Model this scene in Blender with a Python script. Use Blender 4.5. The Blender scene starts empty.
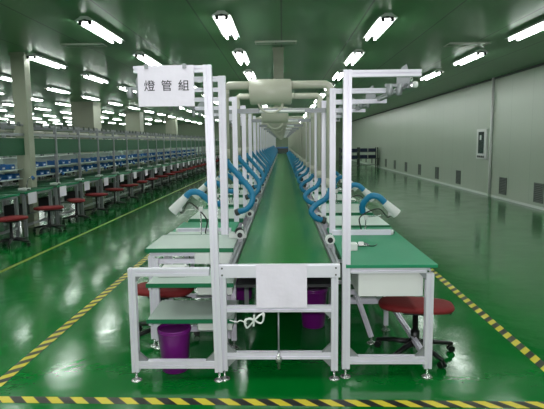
import bpy, bmesh, math, random
from mathutils import Vector
random.seed(7)
R = math.radians
S = bpy.context.scene
C = S.collection

# ------------------------------------------------------------------ materials
def mat(name, col, rough=.5, metal=0., spec=.5, coat=0., var=0., vscale=3., bump=0., bscale=20., emit=None, estr=0.):
    m = bpy.data.materials.new(name); m.use_nodes = True
    nt = m.node_tree; b = nt.nodes['Principled BSDF']
    b.inputs['Roughness'].default_value = rough
    b.inputs['Metallic'].default_value = metal
    b.inputs['Specular IOR Level'].default_value = spec
    b.inputs['Coat Weight'].default_value = coat
    c = (*col, 1)
    tc = nt.nodes.new('ShaderNodeTexCoord')
    if var > 0:
        n = nt.nodes.new('ShaderNodeTexNoise'); n.inputs['Scale'].default_value = vscale; n.inputs['Detail'].default_value = 3
        nt.links.new(tc.outputs['Object'], n.inputs['Vector'])
        mx = nt.nodes.new('ShaderNodeMixRGB')
        mx.inputs[1].default_value = (*[v * (1 - var) for v in col], 1)
        mx.inputs[2].default_value = (*[min(1, v * (1 + var)) for v in col], 1)
        nt.links.new(n.outputs['Fac'], mx.inputs[0]); nt.links.new(mx.outputs[0], b.inputs['Base Color'])
    else:
        b.inputs['Base Color'].default_value = c
    if bump > 0:
        n2 = nt.nodes.new('ShaderNodeTexNoise'); n2.inputs['Scale'].default_value = bscale
        nt.links.new(tc.outputs['Object'], n2.inputs['Vector'])
        bp = nt.nodes.new('ShaderNodeBump'); bp.inputs['Strength'].default_value = bump; bp.inputs['Distance'].default_value = .02
        nt.links.new(n2.outputs['Fac'], bp.inputs['Height']); nt.links.new(bp.outputs[0], b.inputs['Normal'])
    if emit:
        b.inputs['Emission Color'].default_value = (*emit, 1); b.inputs['Emission Strength'].default_value = estr
    return m
def s2l(r, g, b):
    f = lambda v: ((v / 255 + .055) / 1.055) ** 2.4 if v > 10 else v / 255 / 12.92
    return (f(r), f(g), f(b))

M = {}
M['alu'] = mat('anodised_aluminium', s2l(230, 226, 238), .38, .25, var=.04, vscale=8)
M['alud'] = mat('dull_aluminium', s2l(150, 152, 156), .45, .4, var=.06)
M['chrome'] = mat('chrome_foot', s2l(205, 205, 205), .2, .85)
M['pvc'] = mat('beige_pvc_pipe', s2l(190, 188, 174), .35, var=.04)
M['grey'] = mat('light_grey_laminate', s2l(176, 190, 182), .4, var=.05, vscale=6)
M['green'] = mat('green_antistatic_mat', s2l(10, 128, 88), .5, var=.06, vscale=6)
M['edge'] = mat('green_rubber_edge', s2l(10, 105, 66), .45)
M['greend'] = mat('dark_green_board', s2l(0, 78, 44), .6, var=.08)
M['blue'] = mat('blue_ribbed_hose', s2l(16, 116, 156), .4, var=.08, vscale=30)
M['bluebin'] = mat('blue_plastic_bin', s2l(34, 92, 150), .4, var=.08)
M['navy'] = mat('navy_plastic', s2l(22, 34, 66), .5)
M['white'] = mat('white_enamel', s2l(222, 222, 222), .4, var=.03)
M['wplas'] = mat('white_plastic', s2l(205, 208, 206), .4, var=.04)
M['paper'] = mat('white_paper', s2l(230, 222, 236), .75, var=.03, vscale=12, bump=.25, bscale=14)
M['ink'] = mat('black_ink', s2l(16, 16, 24), .9)
M['black'] = mat('black_plastic', s2l(16, 16, 18), .32, var=.2)
M['dark'] = mat('dark_rubber', s2l(30, 31, 33), .6, var=.2)
M['red'] = mat('red_seat_fabric', s2l(118, 20, 24), .75, var=.12, vscale=25, bump=.15, bscale=60)
M['purple'] = mat('purple_translucent_plastic', s2l(112, 18, 118), .28, var=.12)
M['screen'] = mat('dark_glass', s2l(30, 52, 48), .15)
M['wood'] = mat('brown_card', s2l(140, 92, 48), .7, var=.1)
M['column'] = mat('painted_column', s2l(150, 154, 136), .5, var=.04)
M['vent'] = mat('grille_grey', s2l(96, 104, 98), .5)
M['ventd'] = mat('grille_dark', s2l(58, 64, 60), .6)
M['tube'] = mat('lit_fluorescent_tube', (1, 1, 1), .4, emit=(.93, 1, .95), estr=15)
M['panel'] = mat('ceiling_strip_white', s2l(190, 195, 185), .4)

def floor_mat():
    m = bpy.data.materials.new('green_epoxy_floor'); m.use_nodes = True; nt = m.node_tree; b = nt.nodes['Principled BSDF']
    N = nt.nodes.new; L = nt.links.new
    tc = N('ShaderNodeTexCoord')
    n = N('ShaderNodeTexNoise'); n.inputs['Scale'].default_value = .7; n.inputs['Detail'].default_value = 5
    L(tc.outputs['Object'], n.inputs['Vector'])
    cr = N('ShaderNodeValToRGB'); cr.color_ramp.elements[0].color = (*s2l(0, 92, 30), 1); cr.color_ramp.elements[1].color = (*s2l(2, 110, 40), 1)
    cr.color_ramp.elements[0].position = .3; cr.color_ramp.elements[1].position = .7
    L(n.outputs['Fac'], cr.inputs[0]); L(cr.outputs[0], b.inputs['Base Color'])
    n2 = N('ShaderNodeTexNoise'); n2.inputs['Scale'].default_value = 2.2; n2.inputs['Detail'].default_value = 6
    L(tc.outputs['Object'], n2.inputs['Vector'])
    mr = N('ShaderNodeMapRange'); mr.inputs[1].default_value = .3; mr.inputs[2].default_value = .7; mr.inputs[3].default_value = .10; mr.inputs[4].default_value = .19
    L(n2.outputs['Fac'], mr.inputs[0]); L(mr.outputs[0], b.inputs['Roughness'])
    n3 = N('ShaderNodeTexNoise'); n3.inputs['Scale'].default_value = 5; n3.inputs['Detail'].default_value = 4
    L(tc.outputs['Object'], n3.inputs['Vector'])
    bp = N('ShaderNodeBump'); bp.inputs['Strength'].default_value = .25; bp.inputs['Distance'].default_value = .01
    L(n3.outputs['Fac'], bp.inputs['Height']); L(bp.outputs[0], b.inputs['Normal'])
    b.inputs['Specular IOR Level'].default_value = .5
    return m
def panel_mat(name, col, bw, rh, seam, rough, spec=.5, mort=.012, swap=None):
    m = bpy.data.materials.new(name); m.use_nodes = True; nt = m.node_tree; b = nt.nodes['Principled BSDF']
    N = nt.nodes.new; L = nt.links.new
    tc = N('ShaderNodeTexCoord'); mp = N('ShaderNodeMapping')
    L(tc.outputs['Object'], mp.inputs['Vector'])
    if swap: mp.inputs['Rotation'].default_value = swap
    br = N('ShaderNodeTexBrick'); br.offset = 0.; br.inputs['Scale'].default_value = 1
    br.inputs['Color1'].default_value = (*col, 1); br.inputs['Color2'].default_value = (*[v * .96 for v in col], 1)
    br.inputs['Mortar'].default_value = (*seam, 1); br.inputs['Mortar Size'].default_value = mort; br.inputs['Mortar Smooth'].default_value = .3
    br.inputs['Brick Width'].default_value = bw; br.inputs['Row Height'].default_value = rh
    L(mp.outputs[0], br.inputs['Vector']); L(br.outputs['Color'], b.inputs['Base Color'])
    b.inputs['Roughness'].default_value = rough; b.inputs['Specular IOR Level'].default_value = spec
    return m
def tape_mat(period, slant=1.):
    m = bpy.data.materials.new('yellow_black_hazard_tape'); m.use_nodes = True; nt = m.node_tree; b = nt.nodes['Principled BSDF']
    N = nt.nodes.new; L = nt.links.new
    tc = N('ShaderNodeTexCoord'); sp = N('ShaderNodeSeparateXYZ'); L(tc.outputs['Object'], sp.inputs[0])
    sl = N('ShaderNodeMath'); sl.operation = 'MULTIPLY'; sl.inputs[1].default_value = slant; L(sp.outputs['Y'], sl.inputs[0])
    ad = N('ShaderNodeMath'); ad.operation = 'ADD'; L(sp.outputs['X'], ad.inputs[0]); L(sl.outputs[0], ad.inputs[1])
    dv = N('ShaderNodeMath'); dv.operation = 'DIVIDE'; dv.inputs[1].default_value = period; L(ad.outputs[0], dv.inputs[0])
    fr = N('ShaderNodeMath'); fr.operation = 'FRACT'; L(dv.outputs[0], fr.inputs[0])
    gt = N('ShaderNodeMath'); gt.operation = 'GREATER_THAN'; gt.inputs[1].default_value = .5; L(fr.outputs[0], gt.inputs[0])
    mx = N('ShaderNodeMixRGB'); mx.inputs[1].default_value = (*s2l(22, 26, 20), 1); mx.inputs[2].default_value = (*s2l(205, 190, 50), 1)
    L(gt.outputs[0], mx.inputs[0]); L(mx.outputs[0], b.inputs['Base Color']); b.inputs['Roughness'].default_value = .4
    return m
M['floor'] = floor_mat()
M['ceiling'] = panel_mat('green_tinted_ceiling_panel', s2l(92, 142, 98), 30, 1.15, s2l(60, 84, 66), .34, spec=.3, swap=(0, 0, R(90)), mort=.014)  # pale panels; green light bounced up off the floor is put into the base colour
M['wall'] = panel_mat('sandwich_panel_wall', s2l(164, 174, 160), 30, 1.15, s2l(138, 148, 136), .33, swap=(0, R(90), 0), mort=.006)
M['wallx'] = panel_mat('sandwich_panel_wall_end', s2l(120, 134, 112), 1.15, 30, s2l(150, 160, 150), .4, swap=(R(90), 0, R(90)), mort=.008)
M['tape'] = tape_mat(.158)
M['yellow'] = mat('dull_yellow_tape', s2l(116, 122, 26), .5, var=.15)  # dull yellow, varied a little by noise
M['belt'] = mat('green_pvc_belt', s2l(14, 112, 42), .25, spec=.35, var=.08, vscale=2, bump=.06, bscale=6)

# ------------------------------------------------------------------ geometry
class MB:
    def __init__(s): s.v = []; s.f = []; s.sm = []
    def add(s, vs, fs, smooth=False):
        o = len(s.v); s.v += [tuple(v) for v in vs]
        for f in fs: s.f.append([i + o for i in f]); s.sm.append(smooth)
        return s
    def box(s, x0, x1, y0, y1, z0, z1, bev=0.):
        if bev <= 0:
            vs = [(x, y, z) for z in (z0, z1) for y in (y0, y1) for x in (x0, x1)]
            return s.add(vs, [(0, 2, 3, 1), (4, 5, 7, 6), (0, 1, 5, 4), (2, 6, 7, 3), (0, 4, 6, 2), (1, 3, 7, 5)])
        bm = bmesh.new(); bmesh.ops.create_cube(bm, size=1)
        for v in bm.verts:
            v.co = Vector(((x0 + x1) / 2 + v.co.x * (x1 - x0), (y0 + y1) / 2 + v.co.y * (y1 - y0), (z0 + z1) / 2 + v.co.z * (z1 - z0)))
        bmesh.ops.bevel(bm, geom=bm.edges[:], offset=bev, segments=2, affect='EDGES', profile=.6)
        bm.verts.index_update()
        s.add([v.co[:] for v in bm.verts], [[v.index for v in f.verts] for f in bm.faces]); bm.free()
        return s
    def prof(s, p0, p1, w=.04, w2=None, slot=.010, dep=.010):
        """slotted aluminium extrusion between two points"""
        w2 = w2 or w
        p0 = Vector(p0); p1 = Vector(p1); d = (p1 - p0).normalized()
        up = Vector((0, 0, 1)) if abs(d.z) < .9 else Vector((0, 1, 0))
        a = d.cross(up).normalized(); b = a.cross(d).normalized()
        h = w / 2; g = w2 / 2; t = slot / 2
        pts = [(-h, -g), (-t, -g), (-t, -g + dep), (t, -g + dep), (t, -g), (h, -g), (h, -t), (h - dep, -t), (h - dep, t), (h, t),
               (h, g), (t, g), (t, g - dep), (-t, g - dep), (-t, g), (-h, g), (-h, t), (-h + dep, t), (-h + dep, -t), (-h, -t)]
        n = len(pts); vs = [p0 + a * x + b * y for x, y in pts] + [p1 + a * x + b * y for x, y in pts]
        fs = [(i, (i + 1) % n, n + (i + 1) % n, n + i) for i in range(n)] + [list(range(n))[::-1], list(range(n, 2 * n))]
        return s.add(vs, fs)
    def bar(s, p0, p1, w, h=None):
        h = h or w; p0 = Vector(p0); p1 = Vector(p1); d = (p1 - p0).normalized()
        up = Vector((0, 0, 1)) if abs(d.z) < .95 else Vector((0, 1, 0))
        a = d.cross(up).normalized() * w / 2; b = a.cross(d).normalized() * h / 2
        vs = [p + a * i + b * j for p in (p0, p1) for i, j in ((-1, -1), (1, -1), (1, 1), (-1, 1))]
        return s.add(vs, [(3, 2, 1, 0), (4, 5, 6, 7), (0, 1, 5, 4), (1, 2, 6, 5), (2, 3, 7, 6), (3, 0, 4, 7)])
    def tube(s, pts, r, n=12, sub=0, rib=0., caps=True):
        P = [Vector(p) for p in pts]
        if sub:
            Q = []
            for i in range(len(P) - 1):
                a = P[max(i - 1, 0)]; b = P[i]; c = P[i + 1]; d = P[min(i + 2, len(P) - 1)]
                for k in range(sub):
                    t = k / sub
                    Q.append(.5 * ((2 * b) + (c - a) * t + (2 * a - 5 * b + 4 * c - d) * t * t + (3 * b - a - 3 * c + d) * t ** 3))
            Q.append(P[-1]); P = Q
        rs = r if isinstance(r, (list, tuple)) else [r] * len(P)
        if rib: rs = [q * (1 + (rib if i % 2 else -rib)) for i, q in enumerate(rs)]
        vs = []; ref = None
        for i, p in enumerate(P):
            d = (P[min(i + 1, len(P) - 1)] - P[max(i - 1, 0)]).normalized()
            if ref is None: ref = d.orthogonal().normalized()
            ref = (ref - d * ref.dot(d)).normalized(); q = d.cross(ref)
            for k in range(n):
                t = 2 * math.pi * k / n; vs.append(p + (ref * math.cos(t) + q * math.sin(t)) * rs[i])
        fs = [(i * n + k, i * n + (k + 1) % n, (i + 1) * n + (k + 1) % n, (i + 1) * n + k) for i in range(len(P) - 1) for k in range(n)]
        s.add(vs, fs, True)
        if caps:
            o = len(s.v) - len(vs)
            s.f.append([o + k for k in range(n)][::-1]); s.sm.append(False)
            s.f.append([o + (len(P) - 1) * n + k for k in range(n)]); s.sm.append(False)
        return s
    def lathe(s, prof, c=(0, 0, 0), n=20, sq=None):
        """(radius, height) profile round the vertical axis; sq = superellipse exponent"""
        vs = []
        for r, z in prof:
            for k in range(n):
                t = 2 * math.pi * k / n; x = math.cos(t); y = math.sin(t)
                if sq:
                    e = (abs(x) ** sq + abs(y) ** sq) ** (-1 / sq); x *= e; y *= e
                vs.append((c[0] + r * x, c[1] + r * y, c[2] + z))
        m = len(prof)
        fs = [(i * n + k, i * n + (k + 1) % n, (i + 1) * n + (k + 1) % n, (i + 1) * n + k) for i in range(m - 1) for k in range(n)]
        s.add(vs, fs, True); o = len(s.v) - len(vs)
        s.f.append([o + k for k in range(n)][::-1]); s.sm.append(False)
        s.f.append([o + (m - 1) * n + k for k in range(n)]); s.sm.append(False)
        return s
    def build(s, name, m, parent=None, loc=None):
        me = bpy.data.meshes.new(name); me.from_pydata(s.v, [], s.f)
        me.polygons.foreach_set('use_smooth', s.sm); me.materials.append(M[m] if isinstance(m, str) else m)
        bm = bmesh.new(); bm.from_mesh(me); bmesh.ops.recalc_face_normals(bm, faces=bm.faces[:]); bm.to_mesh(me); bm.free()
        o = bpy.data.objects.new(name, me); C.objects.link(o)
        if parent: o.parent = parent
        if loc: o.location = loc
        return o
def empty(name, loc=(0, 0, 0), rz=0):
    o = bpy.data.objects.new(name, None); o.empty_display_size = .1; C.objects.link(o); o.location = loc; o.rotation_euler.z = rz
    return o
def tag(o, label, cat, group=None):
    o['label'] = label; o['category'] = cat
    if group: o['group'] = group
    return o
def struct(o): o['kind'] = 'structure'; return o
KIDS = {}
def kids(o):
    if o.name not in KIDS: KIDS[o.name] = list(o.children)
    return KIDS[o.name]
def dup(o, loc=None, label=None, parent=None):
    c = o.copy(); C.objects.link(c)
    if parent: c.parent = parent
    if loc: c.location = loc
    if label: c['label'] = label
    for k in kids(o): dup(k, parent=c)
    return c
ORD = ['zeroth', 'first', 'second', 'third', 'fourth', 'fifth', 'sixth', 'seventh', 'eighth', 'ninth', 'tenth', 'eleventh', 'twelfth', 'thirteenth', 'fourteenth',
       'fifteenth', 'sixteenth', 'seventeenth', 'eighteenth', 'nineteenth', 'twentieth']
TENS = {20: 'twenty', 30: 'thirty', 40: 'forty'}
def nth(i):
    if i <= 20: return ORD[i]
    if i % 10 == 0: return {30: 'thirtieth', 40: 'fortieth'}[i]
    return TENS[i // 10 * 10] + '-' + ORD[i % 10]

# camera, also used to leave out repeats that fall wholly outside the frame
cam = bpy.data.cameras.new('camera'); co = bpy.data.objects.new('camera', cam); C.objects.link(co); S.camera = co
co.location = (0, 0, 1.6)
from mathutils import Matrix
MR = Matrix.Rotation(R(1.2), 3, 'Z') @ Matrix.Rotation(R(90 - 6.8), 3, 'X') @ Matrix.Rotation(R(-.6), 3, 'Z')
co.rotation_euler = MR.to_euler(); cam.sensor_width = 36; cam.lens = 520 / 544 * 36; cam.clip_end = 200
def px(x, y, z):
    v = MR.transposed() @ (Vector((x, y, z)) - co.location)
    if v.z > -.1: return (9999, 9999)
    return 272 - 520 * v.x / v.z, 204.5 + 520 * v.y / v.z
def inframe(pts, m=0):
    P = [px(*p) for p in pts]
    return any(-m < x < 544 + m and -m < y < 409 + m for x, y in P)

# ------------------------------------------------------------------ setting
CZ = 3.33; WX = 5.95; FY = 46.; LX = -30.
struct(MB().box(LX, WX + .1, -6, FY, -.1, 0).build('floor', 'floor'))
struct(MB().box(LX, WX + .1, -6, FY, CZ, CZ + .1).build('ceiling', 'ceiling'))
struct(MB().box(WX, WX + .1, -6, FY, 0, CZ).build('wall_right', 'wall'))
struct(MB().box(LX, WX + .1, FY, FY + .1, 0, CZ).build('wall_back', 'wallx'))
struct(MB().box(LX - .1, LX, -6, FY, 0, CZ).build('wall_left', 'wall'))
struct(MB().box(LX, WX + .1, -6.1, -6, 0, CZ).build('wall_front', 'wallx'))
struct(MB().box(WX - .015, WX, -6, FY, 0, .06).build('baseboard_right', 'wplas'))
struct(MB().box(WX - .03, WX, -6, FY, CZ - .05, CZ).build('trim_1', 'ventd'))

def place_tape(x, y, length, rz, label):
    o = MB().box(0, length, -.04, .04, 0, .0015).build('hazard_tape', 'tape'); o.location = (x, y, 0); o.rotation_euler.z = rz
    tag(o, label, 'floor tape'); return o
place_tape(-2.2, 3.10, 5.2, R(-1.2), 'yellow and black striped tape running across the floor in front of the conveyor')
place_tape(-1.93, 3.15, 27, R(90), 'yellow and black striped floor tape left of the conveyor, running into the distance')
place_tape(1.842, 3.1, 27, R(90), 'yellow and black striped tape on the floor right of the conveyor, towards the bare wall')
tag(MB().box(-.03, .03, 0, 36, 0, .0015).build('yellow_floor_line', 'yellow', loc=(-3.6, 4, 0)), 'thin plain yellow line on the floor beside the row of red stools', 'floor tape')

# ------------------------------------------------------------------ ceiling lights
def make_light():
    r = empty('ceiling_light')
    h = MB(); L2 = .73
    h.add([(x, y, z) for y in (-L2, L2) for x, z in ((-.13, -.06), (-.06, -.015), (-.05, 0), (.05, 0), (.06, -.015), (.13, -.06), (.125, -.065), (0, -.035), (-.125, -.065))],
          [tuple(i + k for i in ()) for k in ()] + [(i, (i + 1) % 9, 9 + (i + 1) % 9, 9 + i) for i in range(9)] + [tuple(range(9))[::-1], tuple(range(9, 18))])
    h.build('housing', 'white', r)
    for x in (-.065, .065):
        t = MB().tube([(x, -.66, -.085), (x, .66, -.085)], .019, 8); t.build('fluorescent_tube', 'tube', r)
    for y in (-1, 1):
        e = MB()
        ya, yb = min(y * .662, y * .70), max(y * .662, y * .70)
        e.add([(x, q, z) for q in (ya, yb) for x, z in ((-.085, -.03), (-.085, -.105), (-.045, -.105), (-.045, -.06), (.045, -.06), (.045, -.105), (.085, -.105), (.085, -.03))],
              [(i, (i + 1) % 8, 8 + (i + 1) % 8, 8 + i) for i in range(8)] + [tuple(range(8))[::-1], tuple(range(8, 16))])
        e.build('lamp_holder', 'dark', r)
    return r
lightrows = [(3.7, 'the row nearest the right wall'), (1.45, 'the row just right of the conveyor'), (-.79, 'the row just left of the conveyor'),
             (-2.65, 'second row left of the conveyor'), (-4.75, 'third row left of the conveyor')]
rn = 4
xr = -6.9
while xr > -27:
    lightrows.append((xr, '%s row left of the conveyor' % nth(rn))); xr -= 2.15; rn += 1
L0 = None
for X, where in lightrows:
    n = 0; off = {3.7: .6, 1.45: .38, -.79: .12, -2.65: .3}.get(X, .3)
    X = {-2.65: -2.68, 3.7: 3.84}.get(X, X)
    for k in range(-4, 14):
        Y = 6.93 + .75 + off + 2.75 * k
        vis = inframe([(X, Y - .75, 3.2), (X, Y + .75, 3.2), (X, Y, 3.2)])
        if not vis:
            if Y < 9 and X > -12:
                a = bpy.data.lights.new('fluorescent_lamp', 'AREA'); a.shape = 'RECTANGLE'; a.size = .2; a.size_y = 1.5; a.energy = 14; a.color = (.93, 1, .95)
                ao = bpy.data.objects.new('fluorescent_lamp', a); C.objects.link(ao); ao.location = (X, Y, 3.22)
            continue
        n += 1
        lab = 'twin-tube ceiling light, %s from front in %s' % (nth(n), where)
        if L0 is None: L0 = make_light(); L0['category'] = 'ceiling light'; L0['group'] = 'twin-tube fluorescent ceiling lights'; L0['label'] = lab; L0.location = (X, Y, CZ)
        else: dup(L0, (X, Y, CZ), lab)

# thin pale ceiling strips
def strip(x, y, w, d, label):
    r = empty('ceiling_hatch', (x, y, CZ))
    f = MB(); f.box(-w / 2, w / 2, -d / 2, -d / 2 + .03, -.03, 0); f.box(-w / 2, w / 2, d / 2 - .03, d / 2, -.012, 0)
    f.box(-w / 2, -w / 2 + .02, -d / 2 + .03, d / 2 - .03, -.012, 0); f.box(w / 2 - .02, w / 2, -d / 2 + .03, d / 2 - .03, -.012, 0); f.build('frame', 'panel', r)
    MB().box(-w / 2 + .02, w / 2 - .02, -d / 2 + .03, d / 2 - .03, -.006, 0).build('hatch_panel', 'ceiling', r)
    tag(r, label, 'ceiling hatch')
strip(-.1, 9.3, .72, .3, 'thin pale ceiling strip hatch in front of the square duct riser')
strip(-3.45, 9.3, .72, .3, 'thin pale ceiling strip hatch above and left of the sign board')
strip(3.35, 9.75, .72, .4, 'thin pale ceiling strip hatch above the right aisle')

# columns
def column(x, y, w, d, label):
    r = empty('column', (x, y, 0)); 
    MB().box(-w / 2, w / 2, -d / 2, d / 2, 0, CZ, .012).build('shaft', 'column', r)
    MB().box(-w / 2 - .015, w / 2 + .015, -d / 2 - .015, d / 2 + .015, CZ - .06, CZ).build('cap_trim', 'column', r)
    tag(r, label, 'column')
column(-4.97, 10.03, .26, .22, 'slim square ceiling column standing in the left line of benches')
column(-8.15, 21.8, .92, .92, 'broad square column behind the left line of benches, nearest of the broad ones')
column(-8.15, 28.9, .8, .8, 'broad square column behind the left line of benches, second of the broad ones')
column(-7.6, 36, .7, .7, 'broad square column behind the left line of benches, farthest of the broad ones')

# ------------------------------------------------------------------ right wall fittings
o = MB().tube([(0, 0, 0), (0, 0, CZ)], .035, 14); o = o.build('wall_pipe', 'white'); o.location = (WX - .045, 14.95, 0)
tag(o, 'thin white vertical pipe on the right wall from floor to ceiling', 'pipe')
r = empty('wall_cabinet', (WX, 15.65, 1.05)); f = MB()
f.box(-.05, 0, -.38, .38, 0, .88); f.build('case', 'wplas', r)
MB().box(-.06, -.05, -.2, .22, .16, .8).build('window_pane', 'screen', r)
MB().box(-.066, -.06, -.02, .10, .56, .7).build('dial_plate', 'wplas', r)
for k in range(4): MB().box(-.066, -.05, -.24 + k * .14, -.16 + k * .14, .04, .1).build('switch', 'ventd', r)
tag(r, 'grey wall cabinet with a dark glass window and switches, beside the white pipe', 'control cabinet')
vproto = None; i = 0
for y in [12.15, 14.12, 17.7, 20.15, 22.7, 25.2, 27.7, 30.1, 32.4, 34.8, 37.2, 39.6]:
    i += 1; lab = 'grey louvred wall vent low on the right wall, %s from the front' % nth(i)
    if vproto is None:
        vproto = empty('wall_vent', (WX, y, .14)); f = MB()
        f.box(-.02, 0, -.22, -.19, 0, .46); f.box(-.02, 0, .19, .22, 0, .46); f.box(-.02, 0, -.19, .19, 0, .03); f.box(-.02, 0, -.19, .19, .43, .46); f.build('frame', 'vent', vproto)
        MB().box(-.006, 0, -.19, .19, .03, .43).build('backing', 'ventd', vproto)
        sl = MB()
        for k in range(9): sl.box(-.016, -.006, -.19, .19, .045 + k * .043, .063 + k * .043)
        sl.build('louvre', 'vent', vproto); tag(vproto, lab, 'wall vent', 'louvred vents along the right wall')
    else: dup(vproto, (WX, y, .14), lab)

# ------------------------------------------------------------------ generic parts
def foot(parent, x, y, h=.066):
    f = MB().lathe([(.038, 0), (.038, .004), (.024, .012), (.010, .018), (.007, .02), (.007, h)], (x, y, 0), 14)
    return f.build('levelling_foot', 'chrome', parent)
def leg(parent, x, y, z1, w=.04, m='alu', z0=.065):
    l = MB().prof((x, y, z0), (x, y, z1), w).build('leg', m, parent)
    foot(l, x, y, z0 + .002)
    return l
def gusset(par, x, y, z, sx, sz, s=.055, t=.03):
    mb = MB(); mb.add([(x, y - t / 2, z), (x + sx * s, y - t / 2, z), (x, y - t / 2, z + sz * s), (x, y + t / 2, z), (x + sx * s, y + t / 2, z), (x, y + t / 2, z + sz * s)],
           [(0, 1, 2), (5, 4, 3), (0, 3, 4, 1), (1, 4, 5, 2), (2, 5, 3, 0)])
    return mb.build('corner_bracket', 'alud', par)

# ------------------------------------------------------------------ central conveyor
CE = 40.
r = empty('belt_conveyor', (0, 3.5, 0))
b = MB().box(-.325, .335, 0, CE - 3.5, .735, .755, .004); b.build('belt', 'belt', r)
for s in (-1, 1):
    x = s * .36 + .005
    MB().prof((x, 0, .735), (x, CE - 3.5, .735), .045, .08).build('side_rail', 'alud', r)
MB().box(-.33, .34, .02, CE - 3.52, .60, .62).build('return_tray', 'dark', r)
lg = []
for k in range(14):
    for s in (-1, 1):
        l = MB().prof((s * .355 + .005, 1.3 + 2.6 * k, .045), (s * .355 + .005, 1.3 + 2.6 * k, .695), .04).build('leg', 'alud', r)
        foot(l, s * .355 + .005, 1.3 + 2.6 * k)
tag(r, 'long glossy green belt conveyor running down the middle between the two rows of benches', 'conveyor')

# front end stand of the conveyor
r = empty('end_stand', (0, 3.38, 0))
for x in (-.405, .34): leg(r, x, 0, .711, .045)
bm_ = MB().box(-.43, .375, -.03, .01, .712, .80, .004); beam = bm_.build('top_beam', 'alu', r)
for x in (-.405, .345):
    for z in (.778, .732): MB().tube([(x, -.036, z), (x, -.029, z)], .006, 8).build('bolt', 'ventd', beam)
MB().prof((-.382, 0, .495), (.317, 0, .495), .04).build('middle_rail', 'alu', r)
MB().prof((-.382, 0, .17), (.317, 0, .17), .045).build('bottom_rail', 'alu', r)
for x, sx in ((-.382, 1), (.317, -1)):
    gusset(r, x, 0, .1925, sx, 1, .06); gusset(r, x, 0, .1475, sx, -1, .06); gusset(r, x, 0, .475, sx, -1, .05)
rd = MB().tube([(-.035, -.005, .475), (-.035, -.005, .19)], .006, 8).build('centre_rod', 'alud', r)
MB().lathe([(.012, -.05), (.012, 0), (.022, .002), (.022, .03), (.010, .034), (.010, .06)], (-.035, -.03, .135), 12).build('valve', 'chrome', rd)
tag(r, 'aluminium end stand at the near end of the belt, paper sheet taped on it', 'support frame')

# paper on the stand
me = MB(); NX, NZ = 14, 12
vs = []
for j in range(NZ + 1):
    for i in range(NX + 1):
        u = i / NX; w = j / NZ
        vs.append((-.18 + .335 * u, -.0025 - .003 * math.sin(u * 9 + w * 4) * (1 - w) - .004 * (1 - w), .512 + .293 * w + .002 * math.sin(u * 23)))
vs2 = [(x, y + .0012, z) for x, y, z in vs]; n = len(vs); W = NX + 1
fs = [(j * W + i, j * W + i + 1, (j + 1) * W + i + 1, (j + 1) * W + i) for j in range(NZ) for i in range(NX)]
me.add(vs, fs); me.add(vs2, [f[::-1] for f in fs])
o = me.build('paper_sheet', 'paper'); o.location = (0, 3.347, 0)
tag(o, 'white paper sheet taped on the front beam of the conveyor end stand', 'paper')
# cable coil hung on middle rail
pts = []
for i in range(130):
    t = i / 129 * 2 * math.pi * 4
    a_ = .066 * (1 + .10 * math.sin(i * .37)); pts.append((a_ * math.cos(t), -.010 + .006 * math.sin(i * .7), .030 * math.sin(2 * t) + .35 * a_ * math.cos(t) + .004 * math.sin(i * .8)))
mb = MB().tube(pts, .0042, 6)
o = empty('cable_coil', (-.195, 3.335, .43)); mb.build('coiled_cable', 'white', o)
MB().tube([(-.05, -.01, -.02), (-.09, -.008, .0), (-.12, -.004, -.012), (-.165, 0, .0)], .0042, 6, sub=5).build('loose_end', 'white', o)
MB().bar((-.005, -.017, -.035), (.0, -.017, .04), .012, .014).build('cable_tie', 'wplas', o)
tag(o, 'coil of white cable hanging below the middle rail of the end stand', 'cable')

# ------------------------------------------------------------------ upright posts with arms
def upright(x, y, s, top, w, label, arm=.44, gap=.0, slant=0., name='overhead_post', base=0., two=True):
    r = empty(name, (x, y, 0))
    p = MB().prof((-slant, 0, .065), (slant * 0, 0, top), w, w)
    p.build('upright', 'alu', r); foot(r, -slant, 0)
    MB().prof((s * w / 2, 0, top - .025), (s * (w / 2 + arm), 0, top - .025), .05, .042).build('arm', 'alu', r)
    if two: MB().prof((s * w / 2, 0, top - .115), (s * (w / 2 + arm), 0, top - .115), .035).build('lower_arm', 'alu', r)
    tag(r, label, 'post', 'aluminium posts with overhead arms along the conveyor')
    return r
lp = upright(-.47, 3.36, -1, 2.09, .052, 'tall aluminium post in front left of the conveyor, its arm carrying the sign', slant=-.03, two=False)
rp = upright(.42, 3.41, 1, 2.055, .052, 'tall aluminium post at the front right corner of the conveyor, bearing the first right arm', two=False)
upright(-.515, 4.55, -1, 2.17, .062, 'thick aluminium post right behind the front left sign post')
upright(.44, 4.6, 1, 2.06, .05, 'aluminium post with a double arm, second on the right of the conveyor')
pl = pr_ = None
for k in range(26):
    y = 5.55 + 1.3 * k; yr = 5.95 + 1.3 * k
    la = 'aluminium post with overhead arm on the left of the conveyor, %s from the front' % nth(k + 3)
    ra = 'aluminium post with overhead arm on the right of the conveyor, %s from the front' % nth(k + 3)
    if k == 0: pl = upright(-.5, y, -1, 2.08, .05, la); pr_ = upright(.47, yr, 1, 2.06, .05, ra)
    else: dup(pl, (-.5, y, 0), la); dup(pr_, (.47, yr, 0), ra)

# cross beams over the belt
xb = None
for k in range(13):
    y = 5.88 + 2.6 * k; lab = 'aluminium cross beam spanning over the belt between posts, %s from the front' % nth(k + 1)
    if xb is None:
        xb = empty('cross_beam', (0, y, 1.95)); MB().prof((-.60, 0, 0), (.55, 0, 0), .05).build('beam', 'alud', xb)
        t = MB().tube([(-.25, -.045, -.01), (.25, -.045, -.01)], .016, 8).build('lamp_tube', 'white', xb)
        tag(xb, lab, 'beam', 'cross beams over the belt')
    else: dup(xb, (0, y, 1.95), lab)

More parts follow.
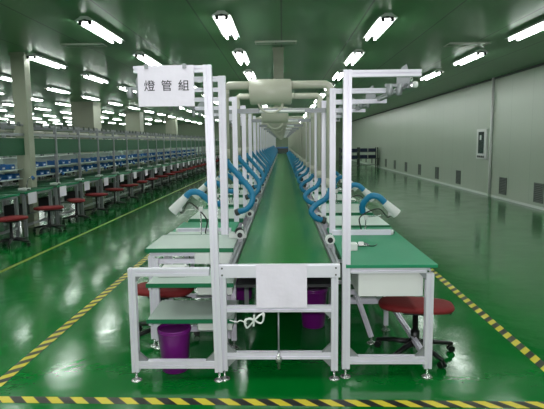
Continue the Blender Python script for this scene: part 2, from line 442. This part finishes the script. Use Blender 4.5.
# long overhead rails at the arm ends, with clips
def rail(x, z, label):
    r = empty('overhead_rail', (x, 3.5, z))
    MB().prof((0, 0, 0), (0, 34, 0), .035).build('rail', 'alud', r)
    MB().lathe([(.012, -.01), (.02, 0), (.02, .02), (.012, .03)], (.03, -.02, -.01), 12).build('end_cap', 'white', r)
    for k in range(14):
        y = .10 + 1.3 * k
        p = MB().box(-.02 - .045, -.02 + .045, y, y + .008, .02, .07).add([(-.065, y, .07), (.025, y, .07), (.0, y, .15), (-.03, y, .13), (-.065, y + .008, .07), (.025, y + .008, .07), (.0, y + .008, .15), (-.03, y + .008, .13)],
             [(0, 1, 2, 3), (7, 6, 5, 4), (0, 4, 5, 1), (1, 5, 6, 2), (2, 6, 7, 3), (3, 7, 4, 0)]).build('bracket_plate', 'alud', r)
        h = MB()
        for dx in (-.11, -.045):
            h.tube([(dx, y + .01, .02), (dx, y + .01, -.05), (dx, y + .01, -.06)], [.022, .022, .012], 10)
        h.box(-.14, -.0, y - .005, y + .02, .0, .02); h.build('hanging_clip', 'alud', r)
    tag(r, label, 'rail')
rail(.84, 1.965, 'long overhead aluminium rail with hanging clips along the right arm ends')
rail(-.93, 1.965, 'long overhead aluminium rail with hanging clips along the left arm ends')

# sign with writing
r = empty('hanging_sign', (-.729, 3.327, 1.845))
MB().box(-.178, .178, -.004, .004, -.012, .242, .002).build('board', 'paper', r)
def text_mesh(s, size, loc, parent):
    cu = bpy.data.curves.new('t', 'FONT'); cu.body = s; cu.size = size; cu.extrude = .0006; cu.align_x = 'CENTER'; cu.align_y = 'CENTER'; cu.space_character = 2.0; cu.offset = .00018
    o = bpy.data.objects.new('t', cu); C.objects.link(o)
    bpy.context.view_layer.update()
    dg = bpy.context.evaluated_depsgraph_get(); me = bpy.data.meshes.new_from_object(o.evaluated_get(dg)); bpy.data.objects.remove(o)
    me.materials.clear(); me.materials.append(M['ink'])
    t = bpy.data.objects.new('lettering', me); C.objects.link(t); t.parent = parent; t.location = loc; t.rotation_euler = (R(90), 0, 0)
    return t
t = text_mesh('燈管組', .072, (.004, -.005, .112), r); t['label'] = 'black Chinese characters'
c = MB()
for x in (-.12, .12): c.box(x - .012, x + .012, -.012, -.0042, .222, .25)
c.build('clips', 'alud', r)
tag(r, 'white sign board with three black Chinese characters hanging on the front left arm', 'sign')

# ------------------------------------------------------------------ exhaust ducts over the belt
def duct(y, label):
    r = empty('exhaust_duct', (0, y, 0)); zt = 2.105; xl, xr = -.51, .43
    def pipe(x, s, zb):
        p = [(x, 0, zb), (x, 0, zt - .08), (x, 0, zt - .045), (x - s * .015, 0, zt - .015), (x - s * .045, 0, zt), (x - s * .09, 0, zt), (-.10, 0, zt)]
        MB().tube(p, .036, 16).build('drop_pipe', 'pvc', r)
        MB().tube([(x, 0, zt - .11), (x, 0, zt - .04)], .041, 16).build('elbow_collar', 'pvc', r)
    pipe(xl, -1, 1.5); pipe(xr, 1, 1.22)
    MB().tube([(-.285, 0, 2.045), (-.275, 0, 2.045), (.075, 0, 2.045), (.085, 0, 2.045)], [.095, .112, .112, .095], 28).build('plenum_drum', 'pvc', r)
    MB().tube([(-.10 + .105 * math.cos(a), -.03, 1.945 - .085 * math.sin(a)) for a in [math.pi * i / 14 for i in range(15)]], .010, 8).build('hanging_strap', 'pvc', r)
    MB().tube([(-.285, 0, zt), (-.30, 0, zt)], .042, 16).build('pipe_collar', 'pvc', r)
    return r
def duct_label(k): return 'beige exhaust pipe frame with a drum arching over the belt, %s from the front' % nth(k + 1)
dd = duct(4.7, 0)
tag(dd, duct_label(0), 'exhaust duct', 'beige exhaust pipe frames over the belt')
for k in range(1, 13): dup(dd, (0, 4.7 + 2.6 * k, -.07), duct_label(k))
r = empty('duct_riser', (-.06, 9.9, 2.07)); MB().box(-.095, .095, -.095, .095, .015, CZ - 2.07, .006).build('riser', 'column', r)
MB().box(-.12, .12, -.12, .12, .62, .64).build('flange', 'column', r)
MB().box(-.11, .11, -.11, .11, CZ - 2.07 - .02, CZ - 2.07).build('ceiling_flange', 'column', r)
tag(r, 'beige square duct riser going up to the ceiling above the middle of the belt', 'duct')

# ------------------------------------------------------------------ blue hoses
def drop_hose(s, x0, zt, y, label, pts):
    r = empty('suction_hose', (0, y, 0))
    MB().tube(pts, .026, 12, sub=7, rib=.07).build('hose', 'blue', r)
    e = Vector(pts[-1]); d = (e - Vector(pts[-2])).normalized()
    MB().tube([e - d * .01, e + d * .025], .031, 12).build('coupling', 'ventd', r)
    b = Vector(pts[0]); MB().tube([b + Vector((0, 0, -.03)), b + Vector((0, 0, .055))], .0385, 12).build('pipe_cuff', 'pvc', r)
    tag(r, label, 'hose', 'blue suction hoses curving down to the belt')
    return r
LP = [(-.51, 0, 1.49), (-.49, -.02, 1.42), (-.385, -.05, 1.30), (-.285, -.08, 1.18), (-.27, -.10, 1.09), (-.32, -.10, 1.015), (-.40, -.08, .985)]
RP = [(.43, 0, 1.22), (.428, -.01, 1.16), (.385, -.03, 1.09), (.30, -.05, 1.04), (.255, -.06, .98), (.30, -.06, .92), (.36, -.05, .90)]
hl = drop_hose(-1, 0, 0, 4.7, 'blue ribbed suction hose on the left of the belt, first from the front', LP)
hr = drop_hose(1, 0, 0, 4.7, 'blue ribbed suction hose on the right of the belt, first from the front', RP)
# intermediate stations: the hose hangs from its own straight pipe
dl = dr = None
for k in range(1, 20):
    y = 4.7 + 1.3 * k
    dup(hl, (0, y, 0), 'blue ribbed suction hose on the left of the belt, %s from the front' % nth(k + 1))
    dup(hr, (0, y, 0), 'blue ribbed suction hose on the right of the belt, %s from the front' % nth(k + 1))
    if k % 2:
        if dl is None:
            for s, x, zb in ((-1, -.51, 1.5), (1, .43, 1.22)):
                q = empty('drop_pipe', (0, y, 0)); MB().tube([(x, 0, zb), (x, 0, 2.06), (x, 0, 2.1), (x - s * .03, 0, 2.12), (x + s * .0 - s * .3, 0, 2.12)], .034, 14).build('pipe', 'pvc', q)
                MB().tube([(x - s * .29, 0, 2.12), (x - s * .32, 0, 2.12)], .038, 14).build('end_cap', 'pvc', q)
                tag(q, '', 'pipe', 'single beige drop pipes feeding the hoses')
                if s < 0: dl = q
                else: dr = q
            a, b2 = dl, dr
        else: a = dup(dl, (0, y, 0)); b2 = dup(dr, (0, y, 0))
        a['label'] = 'single beige drop pipe above a blue hose left of the belt, %s from the front' % nth((k + 1) // 2)
        b2['label'] = 'single beige drop pipe above a blue hose right of the belt, %s from the front' % nth((k + 1) // 2)

def nozzle(x, y, s, hose, noz, rod, zt, label):
    r = empty('fume_nozzle', (x, y, 0)); x0 = x
    P = lambda p: (p[0] - x0, p[1] - y, p[2])
    MB().tube([P(p) for p in hose], .028, 12, sub=7, rib=.07).build('hose', 'blue', r)
    a, b = Vector(P(noz[0])), Vector(P(noz[1])); d = (b - a).normalized()
    n_ = MB().tube([a - d * .01, a + d * .02, a + d * .03, b, b + d * .004], [.033, .033, .036, .045, .045], 20, caps=False)
    n_.tube([b + d * .004, b, a + d * .03], [.043, .043, .03], 20, caps=False)
    n_.build('cone', 'wplas', r)
    q = Vector(P(rod)); 
    mid = a.lerp(b, .5) + Vector((0, 0, -.05))
    MB().lathe([(.045, 0), (.045, .006), (.012, .012), (.006, .014), (.006, rod[2] - zt)], (q.x, q.y, zt), 14).build('stand_rod', 'chrome', r)
    MB().tube([(q.x, q.y, rod[2]), mid], .006, 8).build('cross_arm', 'chrome', r)
    MB().box(q.x - .016, q.x + .016, q.y - .016, q.y + .016, rod[2] - .025, rod[2] + .015, .003).build('clamp', 'wplas', r)
    MB().tube([mid, mid + Vector((-s * .03, 0, -.03)), mid.lerp(q, .5) + Vector((0, 0, .06)), Vector((q.x - s * .05, q.y, zt + .16)), Vector((q.x - s * .03, q.y + .06, zt + .02)), Vector((q.x - s * .10, q.y + .1, zt + .006))], .006, 6, sub=6).build('power_cord', 'black', r)
    MB().tube([mid + Vector((0, 0, -.012)), mid + Vector((0, 0, .02))], .024, 12).build('swivel', 'wplas', r)
    tag(r, label, 'fume extractor', 'white cone nozzles on blue hoses beside the benches')
    return r
NL = nozzle(-.73, 4.62, -1, [(-.55, 4.70, 1.05), (-.64, 4.64, 1.07), (-.74, 4.6, 1.16), (-.82, 4.6, 1.165), (-.87, 4.6, 1.12)], [(-.87, 4.6, 1.12), (-.985, 4.6, 1.00)], (-.735, 4.6, 1.02), .765,
            'white cone nozzle on a blue hose, foremost on the left side')
NR = nozzle(.73, 4.62, 1, [(.725, 4.70, .96), (.72, 4.66, 1.04), (.78, 4.62, 1.115), (.85, 4.6, 1.11), (.91, 4.6, 1.055)], [(.91, 4.6, 1.055), (1.01, 4.6, .96)], (.74, 4.62, .93), .769,
            'white cone nozzle on a blue hose, foremost on the right above the green bench')
for k in range(1, 10):
    dup(NL, (-.73, 4.62 + 1.3 * k - .1, 0), 'white cone nozzle on a blue hose on the left side, %s from the front' % nth(k + 1))
    dup(NR, (.73, 4.62 + 1.3 * k - .1, 0), 'white cone nozzle on a blue hose on the right side, %s from the front' % nth(k + 1))

# suction ports on the belt rails
port = None
for k in range(14):
    for s, nm in ((-1, 'left'), (1, 'right')):
        y = 4.05 + 1.3 * k + (.25 if s < 0 else 0); loc = (s * .365 + .005, y, .775)
        lab = 'white round port on the %s edge of the belt, %s from the front' % (nm, nth(k + 1))
        if port is None:
            port = empty('rail_port', loc); MB().box(-.02, .02, -.03, .03, 0, .03).build('base', 'alud', port)
            MB().tube([(0, -.03, .06), (0, .03, .06)], .037, 18).build('ring', 'wplas', port)
            MB().tube([(0, -.034, .06), (0, .034, .06)], .022, 14).build('core', 'black', port)
            tag(port, lab, 'port', 'round ports on the belt rails')
        else: dup(port, loc, lab)

# ------------------------------------------------------------------ benches beside the belt
def bench(x, y, s, length, label, green=.35, first=False):
    """x = inner edge; s = side"""
    r = empty('workbench', (x, y, 0)); W = .60
    def bx(mb, a, b, *k, **kw): return mb.box(min(s * a, s * b), max(s * a, s * b), *k, **kw)
    bx(MB(), 0, W, 0, length, .735, .758, bev=.003).build('bench_top', 'green', r)
    bd = bx(MB(), -.01, W - .02, -.01, length - green, .7585, .782, bev=.002).build('grey_board', 'grey', r)
    bx(MB(), -.012, W - .018, -.016, -.0105, .756, .784).build('edge_strip', 'edge', bd)
    f = MB(); z = .715
    f.prof((s * .03, .04, z), (s * (W - .03), .04, z), .038); f.prof((s * .03, length - .05, z), (s * (W - .03), length - .05, z), .038)
    f.prof((s * (W - .03), .06, z), (s * (W - .03), length - .07, z), .038); f.prof((s * .03, .06, z), (s * .03, length - .07, z), .038); f.build('frame', 'alu', r)
    for a in (.03, W - .03):
        for b in (.04, length - .05): leg(r, s * a, b, .695, .038)
    f = MB(); f.prof((s * .05, .04, .2), (s * (W - .05), .04, .2), .035); f.prof((s * (W - .03), .06, .3), (s * (W - .03), length - .07, .3), .035); f.build('lower_rail', 'alu', r)
    tag(r, label, 'workbench', 'aluminium workbenches along the conveyor')
    return r
bl = bench(-.44, 5.6, -1, 1.2, 'grey-topped bench with green edge on the left of the belt, third from the front')
br = bench(.46, 6.0, 1, 1.2, 'grey-topped bench with green edge on the right of the belt, third from the front')
for k in range(1, 24):
    dup(bl, (-.44, 5.6 + 1.3 * k, 0), 'grey-topped bench with green edge on the left of the belt, %s from the front' % nth(k + 3))
    dup(br, (.46, 6.0 + 1.3 * k, 0), 'grey-topped bench with green edge on the right of the belt, %s from the front' % nth(k + 3))
bench(-.47, 4.62, -1, .9, 'short bench with a wide green mat on the left, second behind the front rack', green=.75)
bench(.47, 5.07, 1, .88, 'short grey-topped bench right behind the big green front bench', green=.2)

# left bench directly behind the rack
r = empty('workbench', (-.44, 3.92, 0)); W = .62
bd = MB().box(-W, .055, 0, .6, .775, .797, .002).build('grey_board', 'grey', r)
MB().box(-W - .004, .059, -.006, -.0005, .766, .798).build('edge_strip', 'edge', bd)
MB().box(-W - .006, -W - .0005, -.006, .6, .766, .798).build('edge_strip', 'edge', bd)
f = MB(); f.prof((-W + .03, .04, .752), (.03, .04, .752), .04); f.prof((-W + .03, .55, .752), (.03, .55, .752), .04); f.prof((-W + .03, .06, .752), (-W + .03, .53, .752), .04); f.build('frame', 'alu', r)
for a in (-W + .03, .0):
    for b in (.04, .55): leg(r, a, b, .732, .04)
MB().prof((-W + .05, .04, .69), (-.02, .04, .69), .035).build('lower_rail', 'alu', r)
d = MB().box(-.24, .05, -.02, .02, .68, .765, .004).build('switch_box', 'wplas', r)
tag(r, 'bench with light grey top and green edge just behind the front left rack', 'workbench', 'aluminium workbenches along the conveyor')

# front left shelf rack
r = empty('shelf_rack', (-.465, 3.36, 0))
leg(r, -.54, 0, .78, .048); leg(r, -.52, .56, .72, .04); leg(r, .075, .56, .72, .04)
MB().prof((-.516, 0, .755), (-.026, 0, .755), .05).build('top_rail', 'alu', r)
MB().prof((-.516, 0, .118), (-.002, 0, .118), .05).build('bottom_rail', 'alu', r)
MB().prof((-.50, .56, .16), (.055, .56, .16), .04).build('rear_rail', 'alu', r)
gusset(r, -.516, 0, .1435, 1, 1, .06); gusset(r, -.004, 0, .1435, -1, 1, .06); gusset(r, -.516, 0, .7295, 1, -1, .04)
for z, ya in ((.625, .10), (.378, .08)):
    sh = MB().box(-.475, .12, ya, .52, z, z + .022, .002).build('shelf', 'grey', r)
    MB().box(-.479, .124, ya - .006, ya - .0005, z - .006, z + .023).build('edge_strip', 'edge', sh)
    MB().box(-.13, .11, ya + .02, ya + .42, z - .065, z - .001, .004).build('shelf_bracket', 'wplas', sh)
    MB().box(-.47, -.45, ya + .02, .54, z - .03, z - .001).build('support_strip', 'alu', sh)
tag(r, 'low aluminium rack with two grey shelves beneath the sign, front left', 'shelf rack')
pk = empty('white_card_box', (-.80, 3.62, .647)); MB().box(-.10, .10, 0, .16, .001, .05, .003).build('tray', 'wplas', pk)
MB().box(-.085, .085, .015, .145, .05, .062).build('lid', 'white', pk)
tag(pk, 'small white tray lying on the upper grey shelf of the front left rack', 'tray')

# front right green bench
r = empty('workbench', (.42, 3.41, 0))
MB().box(-.005, .60, -.035, 1.48, .768, .79, .003).build('bench_top', 'green', r)
f = MB(); f.prof((.03, 0, .748), (.53, 0, .748), .038); f.prof((.555, .03, .748), (.555, 1.4, .748), .038); f.prof((.05, .03, .748), (.05, 1.4, .748), .038); f.prof((.03, 1.42, .748), (.53, 1.42, .748), .038)
f.build('frame', 'alu', r)
leg(r, .555, 0, .728, .05); leg(r, .555, 1.42, .728, .04); leg(r, .03, 1.42, .728, .04)
MB().prof((.026, 0, .125), (.53, 0, .125), .05).build('bottom_rail', 'alu', r)
MB().prof((.555, .03, .125), (.555, 1.40, .125), .035).build('side_rail', 'alu', r)
gusset(r, .53, 0, .15, -1, 1, .06); gusset(r, .026, 0, .15, 1, 1, .06); gusset(r, .53, 0, .729, -1, -1, .05)
d = MB().box(.085, .52, .022, .40, .56, .728, .004).build('drawer', 'white', r)
MB().box(.085, .505, .012, .0215, .562, .726, .003).build('drawer_front', 'white', d)
tag(r, 'big bench with a plain green top and white drawer, front right of the conveyor', 'workbench', 'aluminium workbenches along the conveyor')

# foot rest under right bench
r = empty('foot_rest', (.70, 4.18, 0))
f = MB(); f.prof((-.17, 0, .37), (.17, 0, .37), .035); f.prof((-.17, .12, .26), (.17, .12, .26), .045); f.build('cross_rail', 'alu', r)
for x in (-.10,):
    MB().prof((x, -.02, .35), (x + .10, -.16, .045), .03).build('slanted_strut', 'alu', r)
    foot(r, x + .10, -.165, .05)
for x in (-.17, .17): l = MB().prof((x, .12, .045), (x, .12, .235), .035).build('leg', 'alu', r); foot(l, x, .12)
MB().bar((-.1, 0, .36), (-.1, .12, .27), .03).build('link', 'alu', r)
MB().bar((.1, 0, .36), (.1, .12, .27), .03).build('link', 'alu', r)
tag(r, 'aluminium foot rest of rails and slanted struts under the green front right bench', 'foot rest')

# things on the right bench
r = empty('power_adapter', (.50, 3.86, .79)); MB().box(-.055, .055, -.04, .04, .001, .055, .006).build('case', 'wplas', r)
MB().tube([(-.04, -.04, .03), (-.04, -.044, .03)], .012, 10).build('knob', 'ventd', r)
MB().tube([(.0, .04, .03), (.02, .10, .02), (.10, .16, .005), (.2, .12, .005), (.24, .2, .005)], .004, 6, sub=5).build('cord', 'black', r)
tag(r, 'small white box device beside the front post on the green right bench', 'device')
r = empty('steel_dish', (.61, 4.02, .79)); MB().lathe([(.05, 0), (.065, .012), (.06, .014), (.046, .004)], (0, 0, .0005), 20).build('dish', 'chrome', r)
MB().box(-.02, .02, -.02, .02, .006, .03, .004).build('lump', 'white', r)
tag(r, 'shallow shiny steel dish behind the white device on the green right bench', 'dish')
r = empty('product_rail', (.40, 4.50, .79)); MB().prof((.03, 0, .022), (.54, 0, .022), .042).build('rail', 'alu', r)
MB().tube([(.54, 0, .022), (.56, 0, .022)], .022, 14).build('end_knob', 'white', r)
MB().tube([(.56, 0, .022), (.572, 0, .022)], .012, 10).build('knob_core', 'ventd', r)
tag(r, 'aluminium rail with a white end knob lying across the green right bench', 'rail')
r = empty('product_rail', (-.46, 4.84, .7595)); MB().prof((-.53, 0, .022), (-.03, 0, .022), .042).build('rail', 'alu', r)
MB().tube([(-.55, 0, .022), (-.53, 0, .022)], .022, 14).build('end_knob', 'white', r)
tag(r, 'aluminium rail lying across the green mat of the second left bench', 'rail')
r = empty('blade_holder', (-.37, 4.36, .797)); MB().box(-.09, .06, -.03, .05, .0005, .04, .006).build('case', 'wplas', r)
MB().tube([(.0, -.034, .055), (.0, .03, .055)], .035, 14).build('roller', 'black', r)
tag(r, 'white device with a black roller at the belt side of the front left bench', 'device')

# ------------------------------------------------------------------ stools
def stool(name='swivel_stool'):
    r = empty(name)
    sm_ = MB(); sm_.lathe([(.15, .385), (.20, .382), (.235, .392), (.245, .41), (.235, .427), (.19, .436), (.08, .439), (.01, .44)], n=32, sq=3.2); sm_.v = [(x * 1.08, y * .66, z) for x, y, z in sm_.v]; sm_.build('seat', 'red', r)
    MB().box(-.09, .09, -.09, .09, .355, .374, .004).build('seat_plate', 'dark', r)
    MB().tube([(.06, 0, .362), (.2, .02, .35), (.25, .02, .345)], .007, 8).build('lever', 'black', r)
    MB().tube([(0, 0, .09), (0, 0, .2), (0, 0, .201), (0, 0, .356)], [.032, .032, .02, .02], 14).build('gas_column', 'black', r)
    b = MB(); b.lathe([(.03, .07), (.05, .075), (.05, .115), (.036, .13)], n=16)
    for k in range(5):
        t = 2 * math.pi * k / 5 + .35; c, s_ = math.cos(t), math.sin(t)
        b.tube([(.03 * c, .03 * s_, .098), (.15 * c, .15 * s_, .09), (.28 * c, .28 * s_, .068), (.29 * c, .29 * s_, .066)], [.026, .021, .016, .01], 8)
    b.build('star_base', 'black', r)
    for k in range(5):
        t = 2 * math.pi * k / 5 + .35; c, s_ = math.cos(t), math.sin(t); x, y = .275 * c, .275 * s_
        w = MB()
        for q in (-.02, .008): w.tube([(x - s_ * q, y + c * q, .0265), (x - s_ * (q + .013), y + c * (q + .013), .0265)], .026, 12)
        w.tube([(x, y, .03), (x, y, .062)], .007, 6); w.build('caster', 'black', r)
    return r
st = stool(); st.location = (.99, 3.80, 0); st.rotation_euler.z = R(-12)
st.scale = (1.04, 1.04, .93)
tag(st, 'red swivel stool with black star base half under the front right green bench', 'stool', 'red swivel stools')
s2 = dup(st, (-1.0, 4.15, 0), 'red swivel stool behind the front left rack'); s2.scale = (1, 1, 1.0)

# bins
def waste_bin():
    r = empty('waste_bin')
    b = MB().lathe([(.095, 0), (.1, .006), (.122, .26), (.128, .268), (.128, .278), (.12, .278), (.115, .262), (.094, .012), (.002, .01)], n=28)
    b.build('tub', 'purple', r)
    MB().lathe([(.119, .252), (.124, .25), (.126, .258), (.121, .262)], n=28).build('rim_band', 'purple', r)
    MB().tube([(math.cos(a) * .126, math.sin(a) * .126, .262 + .02 * abs(math.sin(a))) for a in [math.pi * i / 16 for i in range(17)]], .004, 6).build('handle', 'purple', r)
    return r
wb = waste_bin(); wb.location = (-.775, 3.535, 0); wb.scale = (.93, .93, 1.12); tag(wb, 'purple waste bin standing under the lower shelf of the front left rack', 'waste bin', 'purple waste bins')
dup(wb, (-.42, 5.25, 0), 'purple waste bin under the conveyor, seen left of the taped paper')
q = dup(wb, (.26, 4.42, 0), 'purple waste bin under the conveyor, seen right of the taped paper'); q.scale = (1.0, 1.0, 1.25)

# ------------------------------------------------------------------ left production lines
def line_bench():
    r = empty('workbench')
    MB().box(-1.15, 0, 0, 1.12, .76, .785, .003).build('bench_top', 'greend', r)
    MB().box(.0005, .008, 0, 1.12, .755, .788).build('edge_strip', 'green', r)
    f = MB(); f.prof((-.04, .03, .735), (-.04, 1.09, .735), .045); f.prof((-1.11, .03, .735), (-1.11, 1.09, .735), .045); f.prof((-1.09, .05, .735), (-.06, .05, .735), .04); f.build('frame', 'alud', r)
    for x in (-.04, -1.11):
        for y in (.05, 1.07): MB().prof((x, y, 0), (x, y, .712), .05).build('leg', 'alud', r)
    MB().prof((-.04, .08, .2), (-.04, 1.04, .2), .04).build('lower_rail', 'alud', r)
    MB().box(-.9, -.3, .1, 1.0, .3, .315).build('under_shelf', 'vent', r)
    MB().box(-.55, -.25, .3, .65, .316, .52, .01).build('machine_box', 'dark', r)
    return r
def line_frame():
    r = empty('gantry_rack')
    for x in (-.06, -1.2):
        MB().prof((x, 0, 0), (x, 0, 2.02), .055).build('post', 'alud', r)
    f = MB(); f.prof((-.06, .03, 1.98), (-.06, 1.26, 1.98), .04); f.prof((-.06, .03, 1.80), (-.06, 1.26, 1.80), .05); f.build('top_rail', 'alud', r)
    MB().prof((-1.17, 0, 1.98), (-.09, 0, 1.98), .04).build('cross_rail', 'alud', r)
    for y in (.25, .6, .95): MB().box(-.035, .0, y, y + .05, 1.95, 2.03).build('clamp_block', 'vent', r)
    MB().box(-.055, -.045, .04, 1.25, 1.41, 1.73).build('green_board', 'greend', r)
    for z, x in ((1.13, -.30), (.95, -.32)):
        MB().box(x - .12, x + .2, .04, 1.25, z, z + .02).build('shelf', 'grey', r)
    MB().box(-.9, -.6, .1, 1.2, 1.0, 1.34).build('partition_panel', 'grey', r)
    MB().tube([(-.3, .03, 1.86), (-.3, 1.26, 1.86)], .03, 8).build('pipe', 'pvc', r)
    return r
def parts_bin():
    r = empty('parts_bin'); f = MB()
    f.box(-.1, .1, 0, .16, 0, .006); f.box(-.1, -.094, 0, .16, .006, .10); f.box(.094, .1, 0, .16, .006, .07); f.box(-.094, .094, 0, .006, .006, .09); f.box(-.094, .094, .154, .16, .006, .09)
    f.build('tub', 'bluebin', r); MB().box(.1005, .104, .04, .12, .02, .05).build('label_card', 'white', r)
    return r
def task_lamp():
    r = empty('bench_tool')
    MB().lathe([(.05, 0), (.05, .012), (.012, .02), (.008, .03), (.008, .1)], n=10).build('base', 'dark', r)
    MB().tube([(0, 0, .1), (.03, 0, .2), (.1, 0, .24)], .009, 6).build('arm', 'chrome', r)
    MB().tube([(.1, 0, .25), (.14, 0, .2)], [.02, .035], 10).build('head', 'bluebin', r)
    MB().box(-.12, .02, -.1, .1, .0, .035, .004).build('tray', 'wplas', r)
    return r
lb = line_bench(); lf = line_frame(); pb = parts_bin(); tl = task_lamp()
card = MB().box(0, .004, -.16, .16, -.2, 0).build('paper_card', 'paper')
protos = {'used': set()}
def put(o, loc, label, cat, group):
    if o.name not in protos['used']:
        protos['used'].add(o.name); o.location = loc; tag(o, label, cat, group); c = o
    else: c = dup(o, loc, label); c['category'] = cat; c['group'] = group
    return c
EX = -4.47
n = 0
colors = None
for k in range(-2, 24):
    y = 10.18 + 1.3 * k
    if not inframe([(EX, y, .8), (EX, y + 1.2, .8), (EX - .35, y + 1.2, 1.6), (EX - .6, y + 1.2, 1.9)], 4): continue
    n += 1; o_ = nth(n)
    put(lb, (EX, y, 0), 'green-topped bench in the nearer left line, %s from the front' % o_, 'workbench', 'benches of the nearer left line')
    put(lf, (EX - .42, y - .15, 0), 'aluminium rack holding a green board over the nearer left line, %s from the front' % o_, 'rack', 'racks of the nearer left line')
    put(card, (EX + .011, y + .25, .765), 'white paper card hanging on the bench edge, %s from the front in the left line' % o_, 'paper', 'paper cards on the bench edges')
    s_ = dup(st, (EX + .14, y + .55 + random.uniform(-.1, .1), 0), 'red swivel stool at the nearer left line, %s from the front' % o_); s_.rotation_euler.z = random.uniform(0, 6); s_.scale = (1, 1, 1.08)
    if n <= 18:
        for j, (dy, dx, z, rz) in enumerate(((.10, -.66, 1.15, 0), (.42, -.66, 1.15, 0), (.75, -.66, 1.15, 0), (.25, -.66, .97, 0), (.62, -.66, .97, 0), (.9, -.66, .97, 0))):
            nm = ('upper', 'upper', 'upper', 'lower', 'lower', 'lower')[j]; pos = ('near', 'middle', 'far')[j % 3]
            b_ = put(pb, (EX + dx - .02, y + dy - .05, z + .0005), 'blue parts bin, %s end of %s shelf, left line bench %s from front' % (pos, nm, o_) if pos != 'middle' else
                'blue parts bin, middle of %s shelf, left line bench %s from front' % (nm, o_), 'parts bin', 'blue parts bins over the left line')
        put(tl, (EX - .2, y + .5, .7855), 'blue-headed bench tool on white tray, left line bench %s from the front' % o_, 'bench tool', 'bench tools on the left line')
# the farther lines, only glimpsed through the nearer one
n = 0
for k in range(0, 22):
    y = 11.2 + 1.3 * k; X = -8.9
    if 21.8 - 1.8 < y < 22.5: pass
    if not inframe([(X, y, .8), (X, y + 1.2, .8), (X - .35, y + 1.2, 1.9)], 4): continue
    n += 1; o_ = nth(n)
    put(lb, (X, y, 0), 'green-topped bench in the farther left line, %s from the front' % o_, 'workbench', 'benches of the farther left line')
    put(lf, (X - .42, y - .15, 0), 'aluminium rack holding a green board over the farther left line, %s from the front' % o_, 'rack', 'racks of the farther left line')

# ------------------------------------------------------------------ far end
r = empty('end_machine', (.02, 40.3, 0)); MB().box(-.5, .5, 0, .9, .1, 1.25, .02).build('cabinet', 'bluebin', r); MB().box(-.42, .42, -.02, -.001, .75, 1.15).build('hood_opening', 'screen', r)
for x in (-.45, .45):
    for y in (.06, .84): MB().box(x - .03, x + .03, y - .03, y + .03, 0, .1).build('leg', 'dark', r)
tag(r, 'blue machine cabinet at the far end of the green belt', 'machine')
def trolley():
    r = empty('stock_trolley')
    for x in (-.55, .55):
        for y in (-.3, .3): MB().prof((x, y, .1), (x, y, 1.25), .05).build('post', 'ventd', r); 
    for x in (-.55, .55):
        for y in (-.3, .3): MB().tube([(x - .02, y, .05), (x + .02, y, .05)], .05, 10).build('wheel', 'black', r)
    for z in (.15, .55, .95): MB().box(-.55, .55, -.3, .3, z, z + .03).build('deck', 'vent', r)
    return r
tr = trolley(); put(tr, (4.0, 31.5, 0), 'dark stock trolley beside the right wall, the one standing nearer the belt', 'trolley', 'stock trolleys in the far right aisle')
put(tr, (5.25, 32.3, 0), 'dark stock trolley touching the far stretch of the right wall', 'trolley', 'stock trolleys in the far right aisle')
for (x, y, nm) in ((4.0, 31.5, 'nearer the belt'), (5.25, 32.3, 'beside the right wall')):
    for j, z in enumerate((.58, .98)):
        for i, dx in enumerate((-.27, .27)):
            b_ = MB().box(-.22, .22, -.2, .2, 0, .2, .01).build('storage_crate', 'navy'); b_.location = (x + dx, y, z + .0005)
            tag(b_, 'navy blue crate, %s side of %s deck, trolley %s' % (('left', 'right')[i], ('middle', 'top')[j], nm), 'crate', 'blue crates on the trolleys')

# ------------------------------------------------------------------ light
fl = bpy.data.lights.new('camera_flash', 'AREA'); fl.shape = 'RECTANGLE'; fl.size = .06; fl.size_y = .03; fl.energy = 36; fl.color = (1, .95, 1)
fo = bpy.data.objects.new('camera_flash', fl); C.objects.link(fo); fo.location = (.05, -.02, 1.68); fo.rotation_euler = co.rotation_euler
w = bpy.data.worlds.new('world'); S.world = w; w.use_nodes = True; w.node_tree.nodes['Background'].inputs[0].default_value = (.02, .025, .02, 1)
S.view_settings.view_transform = 'Standard'; S.view_settings.look = 'None'; S.view_settings.gamma = 1; S.view_settings.use_curve_mapping = False
S.view_settings.exposure = .5
